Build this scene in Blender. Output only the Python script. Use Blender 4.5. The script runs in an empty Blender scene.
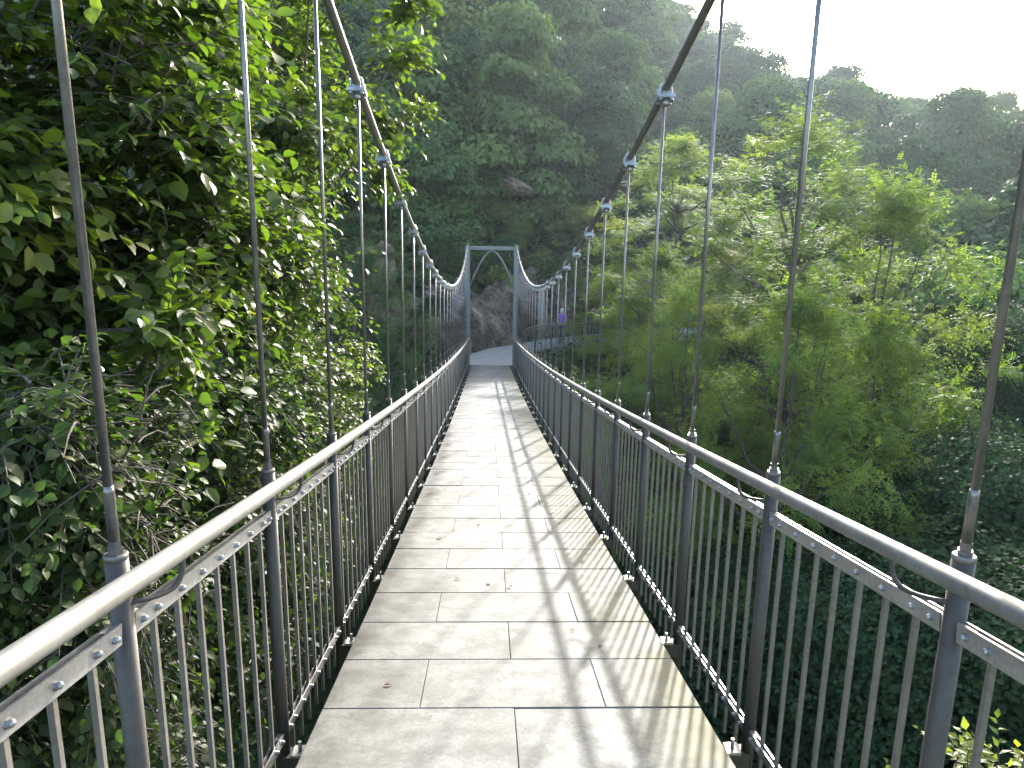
import bpy, math, random
import numpy as np
from mathutils import Vector, Matrix, noise as mnoise

R = math.radians
rng = np.random.default_rng(7)
random.seed(7)
scene = bpy.context.scene
col = scene.collection

# ------------------------------------------------------------------ helpers
def link(o, parent=None):
    col.objects.link(o)
    if parent is not None:
        o.parent = parent
    return o

def tag(o, label=None, cat=None, group=None, kind=None):
    if label: o['label'] = label
    if cat: o['category'] = cat
    if group: o['group'] = group
    if kind: o['kind'] = kind
    return o

def empty(name, loc, label, cat, group=None):
    o = bpy.data.objects.new(name, None)
    o.empty_display_size = .2
    o.location = loc
    link(o)
    return tag(o, label, cat, group)

class MB:
    """collects simple shapes, builds ONE mesh"""
    def __init__(s):
        s.v = []; s.f = []; s.sm = []
    def add(s, vs, fs, smooth=False):
        n = len(s.v)
        s.v += [tuple(map(float, p)) for p in vs]
        s.f += [tuple(i + n for i in q) for q in fs]
        s.sm += [smooth] * len(fs)
    def box(s, c, sx, sy, sz, ax=None):
        c = np.array(c, float)
        X, Y, Z = (np.eye(3) if ax is None else ax)
        vs = [c + X * sx / 2 * a + Y * sy / 2 * b + Z * sz / 2 * d
              for a in (-1, 1) for b in (-1, 1) for d in (-1, 1)]
        s.add(vs, [(0, 1, 3, 2), (4, 6, 7, 5), (0, 4, 5, 1), (2, 3, 7, 6), (0, 2, 6, 4), (1, 5, 7, 3)])
    def bar(s, a, b, w, h):
        """box along a-b; w across (horizontal), h upright"""
        a = np.array(a, float); b = np.array(b, float)
        Y = b - a; L = np.linalg.norm(Y); Y /= L
        X = np.cross(Y, (0, 0, 1.)); n = np.linalg.norm(X)
        X = X / n if n > 1e-6 else np.array((1., 0, 0))
        Z = np.cross(X, Y)
        s.box((a + b) / 2, w, L, h, (X, Y, Z))
    def tube(s, pts, rad, seg=10, cap=True, smooth=True):
        pts = np.array(pts, float)
        n = len(pts)
        rad = np.full(n, rad) if np.isscalar(rad) else np.array(rad, float)
        tan = np.gradient(pts, axis=0) if n > 2 else np.repeat((pts[1] - pts[0])[None], 2, 0)
        tan /= np.linalg.norm(tan, axis=1)[:, None] + 1e-12
        ref = np.array((0, 0, 1.)) if abs(tan[0][2]) < .9 else np.array((0, 1., 0))
        vs = []
        X = np.cross(tan[0], ref); X /= np.linalg.norm(X)
        for i in range(n):
            X = X - tan[i] * (X @ tan[i]); X /= np.linalg.norm(X)
            Y = np.cross(tan[i], X)
            for j in range(seg):
                a = 2 * math.pi * j / seg
                vs.append(pts[i] + rad[i] * (math.cos(a) * X + math.sin(a) * Y))
        fs = [(i * seg + j, i * seg + (j + 1) % seg, (i + 1) * seg + (j + 1) % seg, (i + 1) * seg + j)
              for i in range(n - 1) for j in range(seg)]
        s.add(vs, fs, smooth)
        if cap:
            m = len(s.v) - len(vs)
            s.f.append(tuple(m + j for j in range(seg))[::-1]); s.sm.append(False)
            s.f.append(tuple(m + (n - 1) * seg + j for j in range(seg))); s.sm.append(False)
    def ball(s, c, r, seg=8, rings=5, sc=(1, 1, 1)):
        c = np.array(c, float); vs = []; fs = []
        for i in range(rings + 1):
            t = math.pi * i / rings
            for j in range(seg):
                a = 2 * math.pi * j / seg
                vs.append(c + r * np.array((math.sin(t) * math.cos(a) * sc[0], math.sin(t) * math.sin(a) * sc[1], math.cos(t) * sc[2])))
        for i in range(rings):
            for j in range(seg):
                fs.append((i * seg + j, (i + 1) * seg + j, (i + 1) * seg + (j + 1) % seg, i * seg + (j + 1) % seg))
        s.add(vs, fs, True)
    def build(s, name, mat, parent=None, bevel=0, link_it=True):
        me = bpy.data.meshes.new(name)
        me.from_pydata(s.v, [], s.f)
        me.polygons.foreach_set('use_smooth', s.sm)
        me.materials.append(mat)
        me.update()
        o = bpy.data.objects.new(name, me)
        if bevel:
            b = o.modifiers.new('bevel', 'BEVEL'); b.width = bevel; b.segments = 2; b.limit_method = 'ANGLE'
        if link_it: link(o, parent)
        return o

def np_mesh(name, V, faces, mat, tint=None, smooth=False):
    """fast mesh from numpy: faces = list of (n,k) index arrays"""
    me = bpy.data.meshes.new(name)
    me.vertices.add(len(V)); me.vertices.foreach_set('co', np.ascontiguousarray(V, np.float32).ravel())
    nl = sum(f.size for f in faces); npoly = sum(len(f) for f in faces)
    me.loops.add(nl); me.polygons.add(npoly)
    me.loops.foreach_set('vertex_index', np.concatenate([f.ravel() for f in faces]).astype(np.int32))
    sizes = np.concatenate([np.full(len(f), f.shape[1]) for f in faces])
    st = np.concatenate([[0], np.cumsum(sizes)[:-1]]).astype(np.int32)
    me.polygons.foreach_set('loop_start', st)
    me.polygons.foreach_set('use_smooth', np.full(npoly, smooth))
    if tint is not None:
        a = me.attributes.new('tint', 'FLOAT', 'FACE')
        a.data.foreach_set('value', tint.astype(np.float32))
    me.materials.append(mat)
    me.update(calc_edges=True)
    return me

def unit(a):
    return a / (np.linalg.norm(a, axis=-1, keepdims=True) + 1e-9)

# ------------------------------------------------------------------ materials
def new_mat(name):
    m = bpy.data.materials.new(name); m.use_nodes = True
    nt = m.node_tree
    for n in list(nt.nodes): nt.nodes.remove(n)
    out = nt.nodes.new('ShaderNodeOutputMaterial')
    return m, nt, out

def nd(nt, t, **kw):
    n = nt.nodes.new(t)
    for k, v in kw.items():
        if hasattr(n, k): setattr(n, k, v)
        else: n.inputs[k.replace('_', ' ')].default_value = v
    return n

def ramp(nt, fac, stops):
    r = nt.nodes.new('ShaderNodeValToRGB')
    el = r.color_ramp.elements
    while len(el) < len(stops): el.new(.5)
    for e, (p, c) in zip(el, stops):
        e.position = p; e.color = (*c, 1) if len(c) == 3 else c
    nt.links.new(fac, r.inputs[0])
    return r.outputs[0]

def mathn(nt, op, a, b=None, clamp=False):
    m = nt.nodes.new('ShaderNodeMath'); m.operation = op; m.use_clamp = clamp
    for i, x in enumerate((a, b)):
        if x is None: continue
        if isinstance(x, (int, float)): m.inputs[i].default_value = x
        else: nt.links.new(x, m.inputs[i])
    return m.outputs[0]

def mixc(nt, fac, a, b, mode='MIX'):
    m = nt.nodes.new('ShaderNodeMix'); m.data_type = 'RGBA'; m.blend_type = mode
    for i, x in ((0, fac), (6, a), (7, b)):
        if isinstance(x, (int, float)): m.inputs[i].default_value = x
        elif isinstance(x, tuple): m.inputs[i].default_value = (*x, 1)
        else: nt.links.new(x, m.inputs[i])
    return m.outputs[2]

def noise(nt, scale, detail=4, rough=.55, coord='Object', vec=None):
    n = nt.nodes.new('ShaderNodeTexNoise')
    n.inputs['Scale'].default_value = scale; n.inputs['Detail'].default_value = detail
    n.inputs['Roughness'].default_value = rough
    if vec is None:
        tc = nt.nodes.new('ShaderNodeTexCoord'); vec = tc.outputs[coord]
    nt.links.new(vec, n.inputs['Vector'])
    return n.outputs[0]

def metal(name, c1, c2, rough=.4, metallic=.75, scale=60, spec=.5):
    m, nt, out = new_mat(name)
    b = nd(nt, 'ShaderNodeBsdfPrincipled'); nt.links.new(b.outputs[0], out.inputs[0])
    n = noise(nt, scale, 5, .6)
    n2 = noise(nt, scale * .12, 3)
    f = mathn(nt, 'ADD', mathn(nt, 'MULTIPLY', n, .6), mathn(nt, 'MULTIPLY', n2, .5))
    nt.links.new(ramp(nt, f, [(.38, c1), (.72, c2)]), b.inputs['Base Color'])
    b.inputs['Metallic'].default_value = metallic
    rr = mathn(nt, 'ADD', mathn(nt, 'MULTIPLY', n2, .25), rough - .12)
    nt.links.new(rr, b.inputs['Roughness'])
    return m

def leaf_mat(name, stops, trans, tfac=.45, rough=.45, spec=.35, objvar=.35):
    m, nt, out = new_mat(name)
    at = nd(nt, 'ShaderNodeAttribute'); at.attribute_name = 'tint'
    oi = nd(nt, 'ShaderNodeObjectInfo')
    f = mathn(nt, 'ADD', mathn(nt, 'MULTIPLY', at.outputs['Fac'], 1 - objvar), mathn(nt, 'MULTIPLY', oi.outputs['Random'], objvar))
    c = ramp(nt, f, stops)
    b = nd(nt, 'ShaderNodeBsdfPrincipled')
    nt.links.new(c, b.inputs['Base Color'])
    b.inputs['Roughness'].default_value = rough
    b.inputs['Specular IOR Level'].default_value = spec
    t = nd(nt, 'ShaderNodeBsdfTranslucent')
    nt.links.new(mixc(nt, 1.0, c, trans, 'MULTIPLY'), t.inputs[0])
    mx = nd(nt, 'ShaderNodeMixShader'); mx.inputs[0].default_value = tfac
    nt.links.new(b.outputs[0], mx.inputs[1]); nt.links.new(t.outputs[0], mx.inputs[2])
    nt.links.new(mx.outputs[0], out.inputs[0])
    return m

M = {}
M['post'] = metal('dark grey steel', (.030, .026, .021), (.060, .052, .043), .55, .0, 40)
M['galv'] = metal('galvanised steel', (.27, .275, .275), (.44, .445, .445), .42, .8, 70)
M['rail'] = metal('galvanised tube', (.125, .124, .112), (.205, .203, .184), .55, .35, 45)
M['bar'] = metal('grey steel bar', (.110, .100, .084), (.19, .174, .150), .5, .3, 60)
M['rod'] = metal('steel rod', (.13, .125, .12), (.22, .21, .20), .34, .7, 50)
M['cable'] = metal('wire rope', (.12, .118, .112), (.24, .235, .225), .5, .5, 120)
M['portal'] = metal('blue grey paint', (.135, .142, .138), (.19, .198, .192), .5, .1, 12)

def bark_mat(name, a, b):
    m, nt, out = new_mat(name)
    p = nd(nt, 'ShaderNodeBsdfPrincipled'); nt.links.new(p.outputs[0], out.inputs[0])
    n = noise(nt, 14, 6, .7)
    nt.links.new(ramp(nt, n, [(.3, a), (.7, b)]), p.inputs['Base Color'])
    p.inputs['Roughness'].default_value = .9
    bu = nd(nt, 'ShaderNodeBump'); bu.inputs['Strength'].default_value = .6; bu.inputs['Distance'].default_value = .02
    nt.links.new(n, bu.inputs['Height']); nt.links.new(bu.outputs[0], p.inputs['Normal'])
    return m
M['bark'] = bark_mat('bark', (.035, .027, .02), (.11, .09, .07))
M['pale_bark'] = bark_mat('pale bark', (.20, .17, .13), (.40, .35, .28))

M['leaf_near'] = leaf_mat('broad leaf', [(0, (.026, .050, .012)), (.45, (.055, .090, .017)), (.8, (.098, .135, .024)), (.94, (.16, .17, .035)), (1, (.26, .14, .05))],
                          (2.0, 2.25, .65), .45, .46, .32, .1)
M['leaf_bramble'] = leaf_mat('bramble leaf', [(0, (.020, .038, .012)), (.5, (.044, .072, .018)), (.9, (.085, .118, .028)), (1, (.22, .14, .06))],
                             (1.8, 2.2, .7), .40, .52, .28, .15)
M['leaf_locust'] = leaf_mat('locust leaf', [(0, (.052, .102, .022)), (.5, (.120, .186, .036)), (.85, (.195, .240, .046)), (1, (.28, .25, .06))],
                            (1.8, 1.9, .7), .45, .6, .12, .3)
M['leaf_locust_dark'] = leaf_mat('dark locust leaf', [(0, (.022, .058, .024)), (.5, (.042, .095, .032)), (.85, (.075, .130, .034)), (1, (.16, .15, .05))],
                            (1.6, 1.9, .8), .40, .6, .12, .35)
M['leaf_locust_lit'] = leaf_mat('sun-lightened olive locust leaf', [(0, (.075, .105, .032)), (.5, (.135, .170, .050)), (.85, (.20, .225, .070)), (1, (.28, .25, .08))],  # olive foliage, its colour lightened in place of sunlight the hill blocks
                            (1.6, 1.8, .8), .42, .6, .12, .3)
M['leaf_ravine'] = leaf_mat('shaded forest leaf', [(0, (.014, .034, .017)), (.5, (.028, .060, .026)), (1, (.055, .090, .032))], (1.4, 1.7, .8), .2, .65, .08, .45)  # darker copy of the forest leaf; ravine shade is put into its colour
M['leaf_far'] = leaf_mat('forest leaf', [(0, (.034, .072, .026)), (.45, (.072, .125, .038)), (.8, (.115, .170, .046)), (1, (.17, .20, .055))],
                         (1.5, 1.8, .8), .20, .65, .10, .5)
M['leaf_far2'] = leaf_mat('dark forest leaf', [(0, (.022, .052, .026)), (.5, (.044, .088, .036)), (1, (.080, .132, .042))],
                          (1.4, 1.7, .8), .16, .65, .10, .5)
M['leaf_cover'] = leaf_mat('ground cover leaf', [(0, (.018, .040, .016)), (.6, (.038, .075, .024)), (.93, (.07, .11, .03)), (1, (.14, .09, .04))],
                           (1.5, 1.8, .8), .35, .7, .08, .0)
M['dry'] = leaf_mat('dry leaf', [(0, (.10, .06, .03)), (1, (.20, .13, .07))], (1.2, 1.1, .8), .2, .7, .2, .5)

# paving slabs: pale granite, tint per slab, grime and moss towards the right-hand edge
def slab_mat():
    m, nt, out = new_mat('pale stone slab')
    p = nd(nt, 'ShaderNodeBsdfPrincipled'); nt.links.new(p.outputs[0], out.inputs[0])
    at = nd(nt, 'ShaderNodeAttribute'); at.attribute_name = 'tint'
    tc = nd(nt, 'ShaderNodeTexCoord')
    fine = noise(nt, 70, 6, .8, vec=tc.outputs['Object'])
    mid = noise(nt, 9, 5, .65, vec=tc.outputs['Object'])
    big = noise(nt, 1.7, 4, .6, vec=tc.outputs['Object'])
    base = ramp(nt, at.outputs['Fac'], [(0, (.168, .174, .163)), (1, (.225, .232, .218))])
    base = mixc(nt, mathn(nt, 'MULTIPLY', ramp(nt, fine, [(.42, (0, 0, 0)), (.62, (1, 1, 1))]), .5), base, (.072, .073, .065))
    base = mixc(nt, mathn(nt, 'MULTIPLY', ramp(nt, mid, [(.45, (0, 0, 0)), (.62, (1, 1, 1))]), .45), base, (.080, .082, .073))
    base = mixc(nt, mathn(nt, 'MULTIPLY', ramp(nt, big, [(.47, (0, 0, 0)), (.62, (1, 1, 1))]), .45), base, (.076, .078, .069))
    sep = nd(nt, 'ShaderNodeSeparateXYZ'); nt.links.new(tc.outputs['Object'], sep.inputs[0])
    x = sep.outputs[0]
    # dirt along the left edge
    dl = mathn(nt, 'MULTIPLY', mathn(nt, 'SUBTRACT', -.35, x), 2.4, True)
    dl = mathn(nt, 'MULTIPLY', dl, ramp(nt, mid, [(.25, (.35, .35, .35)), (.6, (1, 1, 1))]), True)
    base = mixc(nt, mathn(nt, 'MULTIPLY', dl, .6), base, (.06, .057, .05))
    # moss along the right edge
    mr = mathn(nt, 'MULTIPLY', mathn(nt, 'SUBTRACT', x, .34), 2.6, True)
    n3 = noise(nt, 3.2, 5, .65, vec=tc.outputs['Object'])
    mr = mathn(nt, 'MULTIPLY', mr, ramp(nt, n3, [(.36, (.15, .15, .15)), (.54, (1, 1, 1))]), True)
    base = mixc(nt, mathn(nt, 'MULTIPLY', mr, .65), base, (.115, .110, .040))
    # small dark specks
    vor = nd(nt, 'ShaderNodeTexVoronoi'); vor.inputs['Scale'].default_value = 7
    nt.links.new(tc.outputs['Object'], vor.inputs['Vector'])
    sp = ramp(nt, vor.outputs['Distance'], [(.035, (1, 1, 1)), (.06, (0, 0, 0))])
    base = mixc(nt, mathn(nt, 'MULTIPLY', sp, .6), base, (.07, .06, .045))
    nt.links.new(base, p.inputs['Base Color'])
    nt.links.new(mathn(nt, 'ADD', mathn(nt, 'MULTIPLY', mid, .25), .55), p.inputs['Roughness'])
    p.inputs['Specular IOR Level'].default_value = .15
    bu = nd(nt, 'ShaderNodeBump'); bu.inputs['Strength'].default_value = .25; bu.inputs['Distance'].default_value = .004
    nt.links.new(mathn(nt, 'ADD', fine, mid), bu.inputs['Height']); nt.links.new(bu.outputs[0], p.inputs['Normal'])
    return m
M['slab'] = slab_mat()

def simple_noise_mat(name, stops, scale, rough=.9, bump=.5, dist=.1, detail=8):
    m, nt, out = new_mat(name)
    p = nd(nt, 'ShaderNodeBsdfPrincipled'); nt.links.new(p.outputs[0], out.inputs[0])
    n = noise(nt, scale, detail, .62)
    n2 = noise(nt, scale * 7, 5, .6)
    f = mathn(nt, 'ADD', mathn(nt, 'MULTIPLY', n, .7), mathn(nt, 'MULTIPLY', n2, .3))
    nt.links.new(ramp(nt, f, stops), p.inputs['Base Color'])
    p.inputs['Roughness'].default_value = rough
    bu = nd(nt, 'ShaderNodeBump'); bu.inputs['Strength'].default_value = bump; bu.inputs['Distance'].default_value = dist
    nt.links.new(f, bu.inputs['Height']); nt.links.new(bu.outputs[0], p.inputs['Normal'])
    return m
M['ground'] = simple_noise_mat('forest floor', [(.35, (.022, .036, .014)), (.5, (.035, .048, .020)), (.65, (.060, .060, .035))], .35)
M['rock'] = simple_noise_mat('brown rock', [(.32, (.035, .025, .019)), (.46, (.115, .083, .060)), (.56, (.25, .188, .138)), (.68, (.40, .32, .245))], .9, .9, .9, .25)
M['concrete'] = simple_noise_mat('path concrete', [(.35, (.20, .20, .19)), (.65, (.28, .28, .265))], 2.5, .8, .2, .01)

# ------------------------------------------------------------------ bridge profile (metres; camera eye is z = 0, +y along the bridge)
S = 1.2; Y0 = 1.656; KP = 25; YP = Y0 + KP * S - .03
_k = np.array([0, 1, 2, 3, 4, 5, 6, 7, 8, 9, 10, 11, 25.])
_z = np.array([-.7756, -.9928, -1.2020, -1.4044, -1.6009, -1.7926, -1.9806, -2.1658, -2.3495, -2.5325, -2.7160, -2.9011, -5.12])
_pf = np.polyfit(_k, _z, 3, w=np.array([1] * 12 + [4.]))
def ztop(y):                      # top of the posts
    return np.polyval(_pf, (y - Y0) / S)
def zdeck(y):                     # walking surface
    return ztop(y) - 1.05 - .16 * np.clip((y - Y0) / S / 25., 0, 1)
def zcable(y):
    t = (y - Y0) / S / 12.
    return 1.998 - 5.274 * t + 1.7605 * t * t
yk = lambda k: Y0 + k * S
K0, K1 = -3, 24                   # posts that stand clear of the portal
XP, XR = 1.0, .905                # post axis, handrail axis
SIDE = {-1: 'left', 1: 'right'}

# deck: slabs 0.5 m deep, 0.8 m wide, staggered
def build_deck():
    V = []; F = []; T = []
    xl, xr = -.825, .775
    y = -2.66; row = 0
    while y < YP - .05:
        y2 = min(y + .5, YP)
        xs = [xl, -.02, xr] if row % 2 == 0 else [xl, -.42, .37, xr]
        for a, b in zip(xs[:-1], xs[1:]):
            g = .0012; dz = rng.normal(0, .0012)
            tl = rng.random()
            c = .003
            ya, yb = y + .003, y2 - .003; xa, xb = a + (g if a > xl else 0), b - (g if b < xr else 0)
            za, zb = zdeck(ya) + dz, zdeck(yb) + dz
            n = len(V)
            V += [(xa, ya, za - .05), (xb, ya, za - .05), (xb, yb, zb - .05), (xa, yb, zb - .05),
                  (xa, ya, za - c), (xb, ya, za - c), (xb, yb, zb - c), (xa, yb, zb - c),
                  (xa + c, ya + c, za), (xb - c, ya + c, za), (xb - c, yb - c, zb), (xa + c, yb - c, zb)]
            q = [(0, 3, 2, 1), (0, 1, 5, 4), (1, 2, 6, 5), (2, 3, 7, 6), (3, 0, 4, 7),
                 (4, 5, 9, 8), (5, 6, 10, 9), (6, 7, 11, 10), (7, 4, 8, 11), (8, 9, 10, 11)]
            F += [tuple(i + n for i in f) for f in q]; T += [tl] * 10
        y = y2; row += 1
    me = np_mesh('bridge_deck', np.array(V), [np.array(F)], M['slab'], np.array(T))
    o = link(bpy.data.objects.new('bridge_deck', me)); tag(o, kind='structure')
    m = MB()
    for x in (-.62, .58):
        ys = np.linspace(-2.4, YP, 30)
        for a, b in zip(ys[:-1], ys[1:]):
            m.bar((x, a, zdeck(a) - .135), (x, b, zdeck(b) - .135), .09, .16)
    for k in range(K0, K1 + 1):
        y = yk(k); z = zdeck(y)
        m.bar((-1.0, y, z - .26), (1.0, y, z - .26), .07, .08)
    ys = np.linspace(-2.4, YP, 30)
    for a, b in zip(ys[:-1], ys[1:]):          # thin bedding sheet that closes the joints
        m.bar((-.02, a, zdeck(a) - .0515), (-.02, b, zdeck(b) - .0515), 1.5, .006)
    m.build('deck_frame', M['post'], o)
    p = MB()
    for k in range(K0, K1 + 1):
        y = yk(k)
        for sg in (-1, 1):
            p.box((sg * .925, y - .02, zdeck(y) - .20), .06, .07, .012)
            p.tube([(sg * .925, y - .02, zdeck(y) - .194), (sg * .925, y - .02, zdeck(y) - .15)], .008, 6)
    p.build('bracket', M['galv'], o)
build_deck()

# railings
def railing(sg):
    xp = sg * XP
    t = empty('bridge_railing', (xp, yk(0), zdeck(yk(0))),
              ('left' if sg < 0 else 'right') + ' bridge railing, round handrail over bolted grey upright bars, '
              + ('beside the broad-leaved thicket' if sg < 0 else 'on the open ravine side'), 'railing', 'railings along the bridge deck')
    org = Matrix.Translation(t.location).inverted()
    def fin(o):                     # keep world coordinates under the moved root
        o.matrix_parent_inverse = org if o.parent == t else Matrix.Identity(4)
        return o
    m = MB()
    ys = np.linspace(-2.4, YP - .1, 90)
    m.tube([(sg * XR, y, ztop(y) - .03) for y in ys], .0248, 20)
    fin(m.build('handrail', M['rail'], t))
    for k in range(K0, K1 + 1):
        y = yk(k); z = ztop(y)
        m = MB(); m.tube([(xp, y, z - 1.55), (xp, y, z - .012)], .0265, 18)
        po = fin(m.build('post', M['post'], t))
        m = MB(); m.tube([(xp, y, z - .013), (xp, y, z - .003), (xp, y, z)], [.0272, .0272, .0245], 18)
        fin(m.build('post_cap', M['bar'], po))
        m = MB()
        p0 = np.array((xp - sg * .022, y, z - .125)); p1 = np.array((sg * (XR + .01), y + .10, z - .155)); p3 = np.array((sg * XR, y + .135, z - .07))
        p2 = np.array((sg * XR, y + .135, z - .15))
        ts = np.linspace(0, 1, 10)[:, None]
        c = (1 - ts) ** 3 * p0 + 3 * ts * (1 - ts) ** 2 * p1 + 3 * ts ** 2 * (1 - ts) * p2 + ts ** 3 * p3
        m.tube(c, .0068, 8)
        fin(m.build('rail_bracket', M['post'], po))
    far = MB()
    for k in range(K0, KP):
        ya, yb = yk(k) + .034, (yk(k + 1) - .034 if k < KP - 1 else YP - .1)
        za0, zb0 = ztop(yk(k)), ztop(yk(k + 1))
        zl = lambda y: za0 + (zb0 - za0) * (y - yk(k)) / S
        m = MB()
        ylist = [yk(k) + S * (i + 1) / 8 for i in range(7)]
        pan = None
        for h, w, nm in ((-.192, .050, 'railing_panel'), (-1.185, .042, 'bottom_bar')):
            m = MB()
            for off in (-.0105, .0105):
                m.bar((xp + off, ya, zl(ya) + h), (xp + off, yb, zl(yb) + h), .006, w)
            for y in ylist + [ya + .035, yb - .035]:
                seg = 8 if k < 9 else 5
                m.tube([(xp - sg * .0136, y, zl(y) + h), (xp - sg * .019, y, zl(y) + h)], .0105, 6, smooth=False)
                m.ball((xp - sg * .020, y, zl(y) + h), .0085, seg, 4)
                m.ball((xp + sg * .016, y, zl(y) + h), .0085, 6, 3)
            for e, d in ((ya, 1), (yb, -1)):   # lug that closes the pair at the post
                m.bar((xp, e - d * .012, zl(e) + h), (xp, e + d * .05, zl(e + d * .05) + h), .0145, w * .8)
            q = fin(m.build(nm, M['galv'], pan or t)); pan = pan or q
        for y in ylist:
            b = MB() if k < 11 else far
            b.box((xp, y, zl(y) - .774), .0142, .0150, 1.182)
            if k < 11: fin(b.build('baluster', M['bar'], pan))
    o = fin(far.build('balusters', M['bar'], t)); o['kind'] = 'stuff'
    return t
railing(-1); railing(1)

# main cables and hangers
ORD = ['first', 'second', 'third', 'fourth', 'fifth', 'sixth', 'seventh', 'eighth', 'ninth', 'tenth', 'eleventh', 'twelfth', 'thirteenth', 'fourteenth',
       'fifteenth', 'sixteenth', 'seventeenth', 'eighteenth', 'nineteenth', 'twentieth', 'twenty-first', 'twenty-second', 'twenty-third', 'twenty-fourth', 'twenty-fifth']
for sg in (-1, 1):
    m = MB()
    ys = np.linspace(-2.6, YP, 90)
    m.tube([(sg * XP, y, zcable(y)) for y in ys], .026, 14)
    tag(m.build('suspension_cable', M['cable']), 'thick dark ' + ('left' if sg < 0 else 'right') + ' suspension cable, '
        + ('passing behind the overhanging leaves' if sg < 0 else 'sweeping up across the open sky'), 'cable', 'main cables of the bridge')
    for k in range(-1, K1 + 1):
        y = yk(k); zt = ztop(y); zc = zcable(y); x = sg * XP
        if k < 13:
            lab = '%s hanger rod in view on the %s cable, counting from the near end' % (ORD[max(k, 0)], SIDE[sg])
        else:
            lab = '%s hanger rod on the %s cable, counted from the portal' % (ORD[K1 - k], SIDE[sg])
        if k < 0: lab = 'hanger rod on the %s cable right beside the viewer' % SIDE[sg]
        r = empty('hanger_rod', (x, y, zt), lab, 'hanger rod', 'hanger rods from the %s cable' % SIDE[sg])
        def loc(o): return o
        h = zc - zt
        m = MB(); m.tube([(0, 0, .03), (0, 0, h - .06)], .0100, 12); m.build('rod', M['rod'], r)
        m = MB()
        m.tube([(0, 0, .001), (0, 0, .012)], .0185, 6, smooth=False)
        m.tube([(0, 0, .012), (0, 0, .032)], .0145, 6, smooth=False)
        m.tube([(0, 0, .032), (0, 0, .15), (0, 0, .165)], [.0125, .0125, .0105], 12)
        m.build('socket', M['rod'], r)
        sl = np.array((0, 1., (zcable(y + .1) - zcable(y - .1)) / .2)); sl /= np.linalg.norm(sl)
        nz = np.cross((1., 0, 0), sl)
        m = MB()
        c = np.array((0, 0, h))
        m.box(c - nz * .052, .115, .105, .022, (np.array((1., 0, 0)), sl, nz))
        m.box(c - nz * .032, .05, .10, .026, (np.array((1., 0, 0)), sl, nz))
        m.tube([c - nz * .06, c - nz * .10], .021, 10)
        for e in (-.034, .034):
            a = np.linspace(0, math.pi, 9)
            arc = [c + sl * e + np.array((1., 0, 0)) * .036 * math.cos(q) + nz * .036 * math.sin(q) for q in a]
            arc = [arc[0] - nz * .075] + arc + [arc[-1] - nz * .075]
            m.tube(arc, .0085, 8)
            for s2 in (-1, 1):
                m.tube([c + sl * e + np.array((s2 * .036, 0, 0)) - nz * .063, c + sl * e + np.array((s2 * .036, 0, 0)) - nz * .078], .015, 6, smooth=False)
        m.build('cable_clamp', M['galv'], r)

# far portal with pointed arch
zb = float(zdeck(YP)); ztp = float(zcable(YP))
pt = empty('bridge_portal', (0, YP, zb), 'blue-grey steel portal frame with a pointed arch at the far bridge end', 'portal')
for sg in (-1, 1):
    m = MB(); m.box((sg * 1.0, 0, (ztp - zb) / 2 - .5), .20, .20, ztp - zb + .95)
    m.box((sg * 1.0, 0, ztp - zb + .02), .07, .22, .12)
    m.build('portal_leg', M['portal'], pt, .012)
m = MB(); m.box((0, 0, ztp - zb - .10), 1.79, .16, .14); m.build('crossbeam', M['portal'], pt, .01)
for sg in (-1, 1):
    m = MB(); a = np.linspace(0, 1, 14)
    zs0, zs1 = ztp - zb - 1.62, ztp - zb - .20
    arc = [(sg * .885 * (1 - q), 0, zs0 + (zs1 - zs0) * (1 - (1 - q) ** 1.65)) for q in a]
    m.tube(arc, .035, 8); m.build('arch_rib', M['portal'], pt)

# ------------------------------------------------------------------ terrain
def sstep(a, b, x):
    t = np.clip((x - a) / (b - a), 0, 1); return t * t * (3 - 2 * t)
AZ = [-60, -20, 0, 8, 13.7, 18, 25, 34, 45, 70]
TOPZ = [56, 52, 43, 30, 21.0, 15.5, 9.0, 5.0, 2, 0]
BASE = [-6, -6, -6.5, -6.5, -7.5, -10, -13, -14, -14, -14]
FLOOR = [-13, -13, -17, -19, -20, -21, -22, -22, -22, -20]
def fbm(x, y, s, o=4):
    return mnoise.fractal(Vector((x * s, y * s, 3.1)), 1.0, 2.0, o)
def terrain(x, y):
    x = np.asarray(x, float); y = np.asarray(y, float)
    r = np.hypot(x, y); az = np.degrees(np.arctan2(x, np.maximum(y, .01)))
    az = np.clip(az, -60, 70)
    top = np.interp(az, AZ, TOPZ); base = np.interp(az, AZ, BASE); fl = np.interp(az, AZ, FLOOR)
    hill = base + (top - base) * np.clip((r - 40) / 90, 0, 1.0) - .18 * np.maximum(r - 133, 0)
    # far bank: rises from the ravine floor to the bench of the path, then the hill
    far0 = np.where(az < 12, -6.75, base)
    up = sstep(20, 31.2, r)
    z = fl + (far0 - fl) * up
    z = np.where(r > 31.2, far0 + (hill - far0) * sstep(36.5, 43, r), z)
    # near bank
    nb = np.where(x < 0, -1.9 - .25 * np.clip(-x - 1, 0, 8), -2.0 - .5 * np.clip(x - 1, 0, 12))
    dn = sstep(-1.5, 13, y + .18 * np.clip(-x, 0, 10) * -1)
    near = nb + (fl - nb) * dn
    z = np.where(r < 22, np.maximum(np.minimum(near, 0), fl) * (1 - sstep(12, 20, r)) + z * sstep(12, 20, r), z)
    z = np.where(y < -1.5, np.minimum(-1.9 + .02 * x, -1.75), z)
    return z
def terr(x, y):
    return float(terrain(x, y)) + (.5 * fbm(x, y, .12) if math.hypot(x, y - 34) > 8 and y > 1 else 0)

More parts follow.
